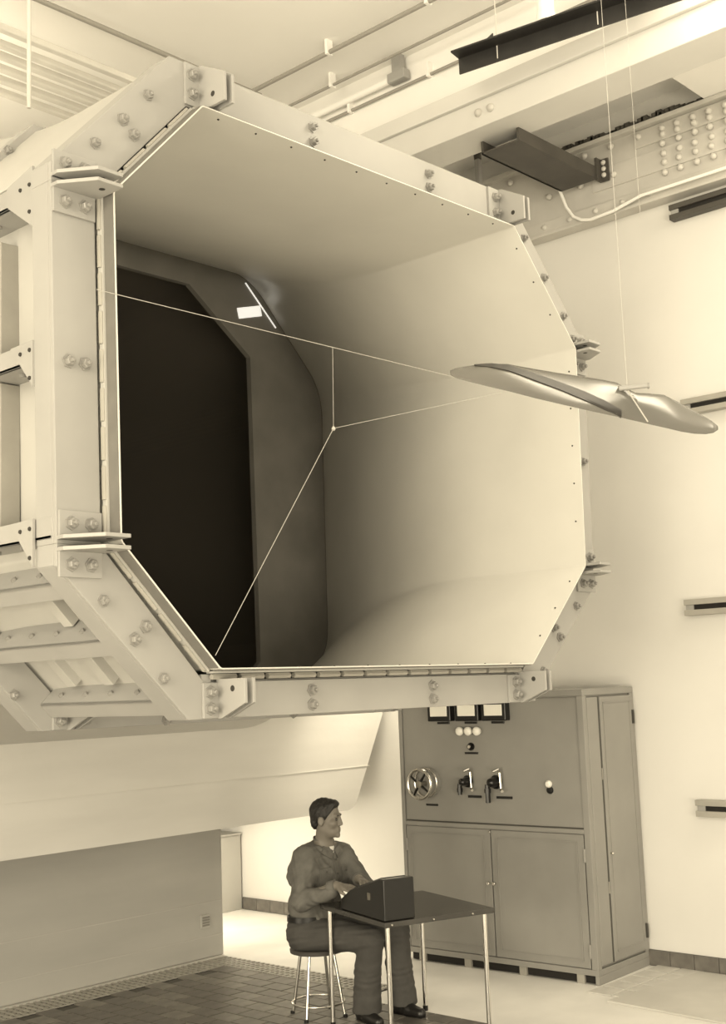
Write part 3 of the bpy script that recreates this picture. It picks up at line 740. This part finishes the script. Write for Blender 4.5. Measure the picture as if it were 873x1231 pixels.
# ------------------------------------------------------------------ the man (distance fields meshed with surface nets)
class SDF:
    def __init__(s, lo, hi, vox):
        s.lo = np.array(lo,float); s.vox = vox; s.n = np.ceil((np.array(hi)-s.lo)/vox).astype(int)+1
        s.g = np.full(tuple(s.n), 1.0, np.float32)
    def _win(s, lo, hi):
        a = np.clip(np.floor((np.array(lo)-s.lo)/s.vox).astype(int),0,s.n-1); b = np.clip(np.ceil((np.array(hi)-s.lo)/s.vox).astype(int)+1,1,s.n)
        sl = tuple(slice(i,j) for i,j in zip(a,b))
        ax = [s.lo[k]+np.arange(a[k],b[k])*s.vox for k in range(3)]
        return sl, np.stack(np.meshgrid(*ax,indexing='ij'),-1)
    def _un(s, sl, d, k):
        c = s.g[sl]; h = np.clip(.5+.5*(c-d)/k,0,1); s.g[sl] = (c*(1-h)+d*h - k*h*(1-h)).astype(np.float32)
    def cone(s, a, b, ra, rb, k=.015):
        a = np.array(a,float); b = np.array(b,float); R = max(ra,rb)+.06
        sl, P = s._win(np.minimum(a,b)-R, np.maximum(a,b)+R)
        ba = b-a; t = np.clip(((P-a)@ba)/(ba@ba+1e-12),0,1)
        d = np.linalg.norm(P-a-t[...,None]*ba,axis=-1)-(ra+(rb-ra)*t); s._un(sl,d,k); return s
    def chain(s, pts, k=.015):
        for (a,ra),(b,rb) in zip(pts[:-1],pts[1:]): s.cone(a,b,ra,rb,k)
        return s
    def ell(s, c, r, F=None, k=.015, sub=False):
        c = np.array(c,float); r = np.array(r,float); R = r.max()+.05
        sl, P = s._win(c-R,c+R); q = P-c
        if F is not None: q = q@np.array(F,float).T
        l1 = np.linalg.norm(q/r,axis=-1); l2 = np.linalg.norm(q/(r*r),axis=-1)+1e-9
        d = l1*(l1-1)/l2
        if sub:
            c0 = s.g[sl]; h = np.clip(.5-.5*(c0+d)/k,0,1); s.g[sl] = (c0*(1-h)-d*h+k*h*(1-h)).astype(np.float32)
        else: s._un(sl,d,k)
        return s
    def halfspace(s, p, n, k=.004):
        n = np.array(n,float); n = n/np.linalg.norm(n)
        ax = [s.lo[i]+np.arange(s.n[i])*s.vox for i in range(3)]
        P = np.stack(np.meshgrid(*ax,indexing='ij'),-1); d = (P-np.array(p))@n
        s.g = np.maximum(s.g,d).astype(np.float32); return s
    def noise(s, fn):
        ax = [s.lo[i]+np.arange(s.n[i])*s.vox for i in range(3)]
        s.g = (s.g+fn(*np.meshgrid(*ax,indexing='ij'))).astype(np.float32); return s
    def cut(s, fn):
        ax = [s.lo[i]+np.arange(s.n[i])*s.vox for i in range(3)]
        s.g = np.maximum(s.g,-fn(*np.meshgrid(*ax,indexing='ij'))).astype(np.float32); return s
    def build(s, name, m, parent):
        g = s.g; ins = g < 0
        nx,ny,nz = g.shape
        acc = np.zeros((nx-1,ny-1,nz-1,3),np.float32); cn = np.zeros((nx-1,ny-1,nz-1),np.int32)
        cs = [(i,j,k) for i in (0,1) for j in (0,1) for k in (0,1)]
        sub = lambda A,c: A[c[0]:nx-1+c[0],c[1]:ny-1+c[1],c[2]:nz-1+c[2]]
        for ci in range(8):
            for axis in range(3):
                c = cs[ci]
                if c[axis]: continue
                c2 = list(c); c2[axis] = 1; c2 = tuple(c2)
                a, b = sub(g,c), sub(g,c2); x = (a<0) != (b<0)
                t = np.where(x, a/np.where(x,a-b,1), 0)
                base = np.array(c,np.float32); e = np.zeros(3,np.float32); e[axis] = 1
                acc += np.where(x[...,None], base+t[...,None]*e, 0); cn += x
        idx = -np.ones(cn.shape,int); act = np.argwhere(cn>0); idx[tuple(act.T)] = np.arange(len(act))
        V_ = s.lo+(act+acc[tuple(act.T)]/cn[tuple(act.T)][:,None])*s.vox
        F_ = []
        for axis in range(3):
            u, v = [(1,2),(2,0),(0,1)][axis]
            a = ins; b = np.roll(ins,-1,axis); cr = (a != b)
            q = np.argwhere(cr); q = q[(q[:,u]>0)&(q[:,v]>0)&(q[:,axis]<g.shape[axis]-1)&(q[:,u]<g.shape[u]-1)&(q[:,v]<g.shape[v]-1)]
            eu = np.zeros(3,int); eu[u] = 1; ev = np.zeros(3,int); ev[v] = 1
            f = np.stack([idx[tuple((q-eu-ev).T)],idx[tuple((q-ev).T)],idx[tuple(q.T)],idx[tuple((q-eu).T)]],1)
            fl_ = ~ins[tuple(q.T)]; f[fl_] = f[fl_][:,::-1]; F_.append(f)
        F_ = np.concatenate(F_)
        me = D.meshes.new(name); me.from_pydata(V_.tolist(),[],F_.tolist()); me.materials.append(M[m])
        me.polygons.foreach_set('use_smooth',[True]*len(me.polygons))
        return link(name,me,parent)

man = thing('person',(2.80,1.735,0),'man in a work jacket and dark trousers seated on the stool at the table','person')
pel, wai, che, nek = (2.79,1.755,.545),(2.80,1.765,.68),(2.845,1.735,.90),(2.855,1.70,1.065)
shR, shL = (2.685,1.715,1.00),(3.02,1.69,.985)
elR, wrR = (2.585,1.645,.765),(2.640,1.385,.862)
elL, wrL = (3.06,1.515,.775),(2.80,1.345,.884)
hiR, hiL = (2.705,1.745,.525),(2.885,1.735,.525)
knR, knL = (2.885,1.345,.500),(3.10,1.315,.525)
anR, anL = (2.885,1.415,.10),(3.145,1.335,.10)
HC = V((2.838,1.648,1.236)); HF = V((.40,-.91,-.04)).normalized(); HR = HF.cross(V((0,0,1))).normalized(); HU = HR.cross(HF)   # head frame
def H(r_,f_,u_): return tuple(HC+HR*r_+HF*f_+HU*u_)
HM = [tuple(HR),tuple(HF),tuple(HU)]
hs = 0.98
B = SDF((2.45,1.00,.02),(3.30,1.92,1.40),.0055)
B.chain([(pel,.115),(wai,.105),(che,.125),(nek,.062)],.03).cone((2.72,1.735,.93),(2.98,1.715,.92),.10,.10,.03)
B.chain([(shR,.052),(elR,.040),(wrR,.027)],.02).chain([(shL,.052),(elL,.040),(wrL,.027)],.02)
B.cone(nek,shR,.055,.05,.02).cone(nek,shL,.055,.05,.02)
B.chain([(hiR,.085),(knR,.055),(anR,.038)],.02).chain([(hiL,.085),(knL,.055),(anL,.038)],.02)
B.cone(nek,H(0,-.012,-.06),.058,.054,.02)
B.ell(H(0,-.012,.035),(.074,.093,.088),HM,.015).ell(H(0,.022,-.03),(.060,.066,.082),HM,.02).ell(H(0,.036,-.082),(.047,.048,.034),HM,.02)
B.ell(H(0,.078,-.100),(.020,.016,.016),HM,.015)
B.cone(H(0,.086,.018),H(0,.099,-.026),.010,.0135,.010).cone(H(.011,.090,-.032),H(-.011,.090,-.032),.0085,.0085,.006)
B.cone(H(.036,.076,.026),H(-.036,.076,.026),.012,.012,.012)
for s in (-1,1):
    B.ell(H(s*.043,.058,-.022),(.022,.022,.022),HM,.02)
    B.ell(H(s*.031,.094,.004),(.017,.014,.011),HM,.008,sub=True)
    B.ell(H(s*.076,-.012,-.008),(.010,.021,.033),HM,.006).ell(H(s*.088,-.006,-.006),(.008,.011,.018),HM,.005,sub=True)
B.cone(H(.018,.083,-.058),H(-.018,.083,-.058),.0085,.0085,.006).cone(H(.015,.084,-.073),H(-.015,.084,-.073),.0085,.0085,.006)
# hands: palm, four fingers of different length and a thumb, curled over the case
def hand(w_, fdir, ndir, side):
    w_ = V(w_); f = V(fdir).normalized(); n = V(ndir); n = (n-f*n.dot(f)).normalized(); x = f.cross(n)*side     # x towards the thumb
    B.cone(tuple(w_),tuple(w_+f*.03),.026,.026,.012)
    for q in (-.024,-.008,.008,.024): B.cone(tuple(w_+f*.025+x*q*.7),tuple(w_+f*.082+x*q),.0145,.0125,.008)
    for q,l in ((-.030,.055),(-.0105,.072),(.0095,.078),(.0295,.068)):
        p0 = w_+f*.085+x*q; p1 = p0+f*(l*.48)-n*.008+x*q*.12; p2 = p1+f*(l*.30)-n*.017; p3 = p2+f*(l*.16)-n*.022
        B.chain([(tuple(p0),.0102),(tuple(p1),.0092),(tuple(p2),.0084),(tuple(p3),.0072)],.003)
    t0 = w_+f*.032+x*.024; t1 = t0+f*.032+x*.024-n*.010; t2 = t1+f*.030+x*.006-n*.010
    B.chain([(tuple(t0),.0145),(tuple(t1),.0112),(tuple(t2),.0086)],.005)
hand(wrR,(.14,-1.0,-.06),(-.25,0,1),1)
hand(wrL,(-.45,-1.0,-.05),(.25,0,1),-1)
B.cut(lambda x,y,z: np.maximum(np.hypot(x-SX,y-SY)-.19, z-SH-.012))
body = B.build('body','skin',man)
for s in (-1,1):
    MB().lathe(H(s*.031,.073,.004),HF,[(0,.010),(.006,.0105),(.011,.007),(.0125,.002)],12).build('eye','eye',man,smooth=True)
    MB().tube([H(s*.016,.088,.024),H(s*.031,.088,.029),H(s*.046,.078,.024)],[.003,.004,.002],6).build('eyebrow','hair',man,smooth=True)
MB().tube([H(.020,.085,-.0655),H(0,.0935,-.065),H(-.020,.085,-.0655)],[.002,.0035,.002],6).build('mouth','lip',man,smooth=True)
hp_ = SDF(HC-V((.14,.14,.12)),HC+V((.14,.14,.17)),.0045)
hp_.ell(H(0,-.018,.045),(.083,.099,.090),HM,.01).ell(H(.012,.052,.098),(.042,.035,.026),HM,.025).ell(H(0,-.07,-.02),(.06,.034,.05),HM,.02)
hp_.halfspace(H(0,.045,.042),tuple(HF*.82-HU*.57)).halfspace(H(0,-.03,-.062),tuple(-HU+HF*.25))
nz = lambda x,y,z: .0022*np.sin(x*160+2*np.sin(z*60))*np.sin(y*150+z*90)
hp_.noise(nz); hp_.build('hair','hair',man)
# jacket
def folds(x,y,z):
    return .0048*np.sin(55*z+18*x+6*np.sin(22*x+9*y))*np.sin(24*x-20*y+11*z)+.0022*np.sin(95*z-30*x+4*np.sin(31*y))
J = SDF((2.42,1.22,.48),(3.26,1.96,1.16),.0075)
J.chain([((2.79,1.76,.60),.135),((2.80,1.765,.68),.132),((2.825,1.745,.80),.135),(che,.137),((2.855,1.715,1.01),.085)],.03)
J.cone((2.715,1.735,.90),(2.985,1.715,.885),.118,.118,.03).cone((2.73,1.755,.70),(2.89,1.75,.70),.115,.115,.03)
J.chain([((2.855,1.71,1.05),.068),((2.70,1.715,1.0),.078),(elR,.060),((2.628,1.415,.825),.040)],.025)
J.chain([((2.855,1.71,1.05),.068),((3.005,1.69,.985),.078),(elL,.058),((2.855,1.37,.855),.040)],.025)
J.cone(elR,(elR[0]-.004,elR[1]-.02,elR[2]-.012),.062,.058,.02)
J.noise(folds)
J.halfspace((2.855,1.70,1.085),(0.03,-.35,1)).halfspace((2.8,1.76,.555),(0,0,-1))
jk = J.build('jacket','shirt',man)
# collar wings, placket, pockets, cuffs, belt
def jp(x,z,y): return V((x,y,z))
def ribbon(pts, wv, th, name, m, parent):
    mb_ = MB(); pts = [V(p) for p in pts]; vs = []
    for i,p in enumerate(pts):
        t = (pts[min(i+1,len(pts)-1)]-pts[max(i-1,0)]).normalized(); wv_ = V(wv) if not isinstance(wv,list) else V(wv[i]); n = t.cross(wv_).normalized()*th
        vs += [p-wv_*.5-n,p+wv_*.5-n,p+wv_*.5+n,p-wv_*.5+n]
    fs = [(i*4+k,i*4+(k+1)%4,(i+1)*4+(k+1)%4,(i+1)*4+k) for i in range(len(pts)-1) for k in range(4)]+[(3,2,1,0),tuple(range(len(vs)-4,len(vs)))]
    mb_.add(vs,fs); return mb_.build(name,m,parent,smooth=40)
from mathutils.bvhtree import BVHTree
def bvh(o): 
    me = o.data; return BVHTree.FromPolygons([v.co.copy() for v in me.vertices],[tuple(p.vertices) for p in me.polygons])
J0 = SDF((2.42,1.40,.48),(3.26,1.96,1.16),.009)
J0.chain([((2.79,1.76,.60),.135),((2.80,1.765,.68),.132),((2.825,1.745,.80),.135),(che,.137),((2.855,1.715,1.01),.085)],.03)
J0.cone((2.715,1.735,.90),(2.985,1.715,.885),.118,.118,.03).cone((2.73,1.755,.70),(2.89,1.75,.70),.115,.115,.03).chain([((2.855,1.71,1.05),.068),((2.70,1.715,1.0),.078)],.025).chain([((2.855,1.71,1.05),.068),((3.005,1.69,.985),.078)],.025)
J0.noise(folds)
t0_ = J0.build('torso','shirt',None); bj = bvh(t0_); D.objects.remove(t0_)
def front(x,z,lift=.004,d=(0,1,0)):
    h = bj.ray_cast(V((x,1.1,z)),V(d)); 
    return (h[0]-V(d)*lift) if h[0] else V((x,1.6,z))
def patch(cs,name,m,parent,th=.005,n=5):
    """quad patch laid on the jacket front; cs = 4 (x,z) corners"""
    vs = []; 
    for i in range(n+1):
        for j in range(n+1):
            u,v = i/n,j/n; x = (cs[0][0]*(1-u)+cs[1][0]*u)*(1-v)+(cs[3][0]*(1-u)+cs[2][0]*u)*v; z = (cs[0][1]*(1-u)+cs[1][1]*u)*(1-v)+(cs[3][1]*(1-u)+cs[2][1]*u)*v
            vs.append(front(x,z,th))
    N = (n+1)**2; vs2 = [v+V((0,th+.004,0)) for v in vs]; q = n+1
    fs = [(i*q+j,(i+1)*q+j,(i+1)*q+j+1,i*q+j+1) for i in range(n) for j in range(n)]
    fs2 = [tuple(N+k for k in f) for f in fs]
    bd = [(i,0) for i in range(n)]+[(n,j) for j in range(n)]+[(i,n) for i in range(n,0,-1)]+[(0,j) for j in range(n,0,-1)]
    bi = [i*q+j for i,j in bd]
    sd = [(bi[k],bi[(k+1)%len(bi)],N+bi[(k+1)%len(bi)],N+bi[k]) for k in range(len(bi))]
    return MB().add(vs+vs2,fs+fs2+sd).build(name,m,parent,smooth=40)
patch([(2.855,1.02),(2.885,1.02),(2.855,.66),(2.825,.66)],'placket','shirt',jk,.006,10)
patch([(2.73,.935),(2.815,.94),(2.812,.905),(2.728,.90)],'pocket_flap','shirt',jk,.012)
patch([(2.732,.905),(2.812,.905),(2.808,.80),(2.728,.80)],'pocket','shirt',jk,.007)
patch([(2.915,.935),(2.99,.925),(2.985,.89),(2.91,.90)],'pocket_flap','shirt',jk,.012)
patch([(2.915,.90),(2.985,.895),(2.98,.80),(2.91,.80)],'pocket','shirt',jk,.007)
for x,z in ((2.771,.912),(2.95,.903)):
    p = front(x,z,.012); MB().lathe(p,(0,-1,0),[(-.004,.007),(.003,.007),(.004,.003)],10).build('button','shirtd',jk)
for k in range(4):
    z = .98-.085*k; p = front(2.868-.012*k*.9,z,.012); MB().lathe(p,(0,-1,0),[(-.004,.007),(.003,.007),(.004,.003)],10).build('button','shirtd',jk)
# collar: a standing band round the neck and two wings folded on the chest
nk = V((2.855,1.698,1.075)); cr = []
for k in range(15):
    a = math.radians(-60+300*k/14); cr.append(nk+V((.066*math.cos(a)*1.02,.062*math.sin(a),.012+.016*math.sin(a))))
ribbon(cr,V((0,0,.045)),.004,'collar_band','shirt',jk)
patch([(2.80,1.07),(2.862,1.035),(2.838,.985),(2.765,1.03)],'collar_wing','shirt',jk,.012)
patch([(2.872,1.035),(2.925,1.065),(2.955,1.025),(2.905,.985)],'collar_wing','shirt',jk,.012)
patch([(2.838,1.062),(2.885,1.062),(2.872,1.02),(2.86,1.02)],'undershirt','white',man,.004)
for w_,e_,nm in ((wrR,elR,'cuff'),(wrL,elL,'cuff')):
    d_ = (V(w_)-V(e_)).normalized(); p = V(w_)-d_*.055
    MB().lathe(p,d_,[(0,.043),(.004,.046),(.045,.044),(.05,.038)],16).build(nm,'shirt',jk,smooth=50)
# trousers
def tfold(x,y,z): return .0035*np.sin(40*x+35*y+14*np.sin(12*z))*np.sin(30*z+12*y)+.003*np.sin(60*y+25*x)*np.clip((.5-np.abs(z-.42))*2,0,1)
T = SDF((2.52,1.10,.03),(3.34,1.98,.70),.0075)
T.cone((2.735,1.765,.535),(2.86,1.76,.535),.128,.128,.03).cone((2.76,1.765,.62),(2.83,1.765,.62),.118,.118,.03)
T.chain([(hiR,.108),((2.80,1.54,.525),.093),(knR,.082),((2.887,1.375,.32),.082),((2.887,1.395,.085),.093)],.02)
T.chain([(hiL,.108),((2.99,1.52,.53),.093),(knL,.082),((3.12,1.325,.32),.080),((3.155,1.33,.10),.090)],.02)
T.noise(tfold).halfspace((2.8,1.7,.068),(0,0,-1)).halfspace((2.8,1.76,.655),(0,0,1)).halfspace((2.8,1.75,.437),(0,.30,-1)) if False else T.noise(tfold).halfspace((2.8,1.7,.066),(0,0,-1)).halfspace((2.8,1.76,.655),(0,0,1)).cut(lambda x,y,z: np.maximum(np.hypot(x-SX,y-SY)-.18, z-SH-.001))
tr = T.build('trousers','trous',man)
ed_ = []
for k in range(25):
    a = 2*math.pi*k/24; ed_.append((2.797+.186*math.cos(a),1.763+.128*math.sin(a),.625))
ribbon(ed_,V((0,0,.032)),.004,'belt','black',man)
def shoe(a_, fd, nm):
    a_ = V(a_); f = V(fd).normalized(); h = V((a_.x,a_.y,0)); s = SDF(tuple(h+V((-.3,-.3,-.01))),tuple(h+V((.3,.3,.16))),.005)
    pt = lambda q,z: tuple(h+f*q+V((0,0,z)))
    s.cone(pt(-.045,.042),pt(.06,.045),.038,.042,.02).cone(pt(.06,.042),pt(.165,.034),.044,.034,.02).cone(pt(-.01,.05),pt(-.015,.10),.040,.042,.02)
    s.halfspace((0,0,.012),(0,0,-1)); o = s.build('shoe','shoe',man)
    sl = [h+f*q+V((-f.y,f.x,0))*w_ for q,w_ in ((-.085,.02),(-.07,.034),(.02,.036),(.09,.046),(.15,.04),(.19,.022),(.20,0))]
    sl += [h+f*q-V((-f.y,f.x,0))*w_ for q,w_ in ((.19,.022),(.15,.04),(.09,.046),(.02,.036),(-.07,.034),(-.085,.02))]
    MB().prism([(p.x,p.y,.0) for p in sl],(0,0,.016)).build('sole','black',o)
    return o
shoe(anR,(-.30,-1,0),'r'); shoe(anL,(-.05,-1,0),'l')
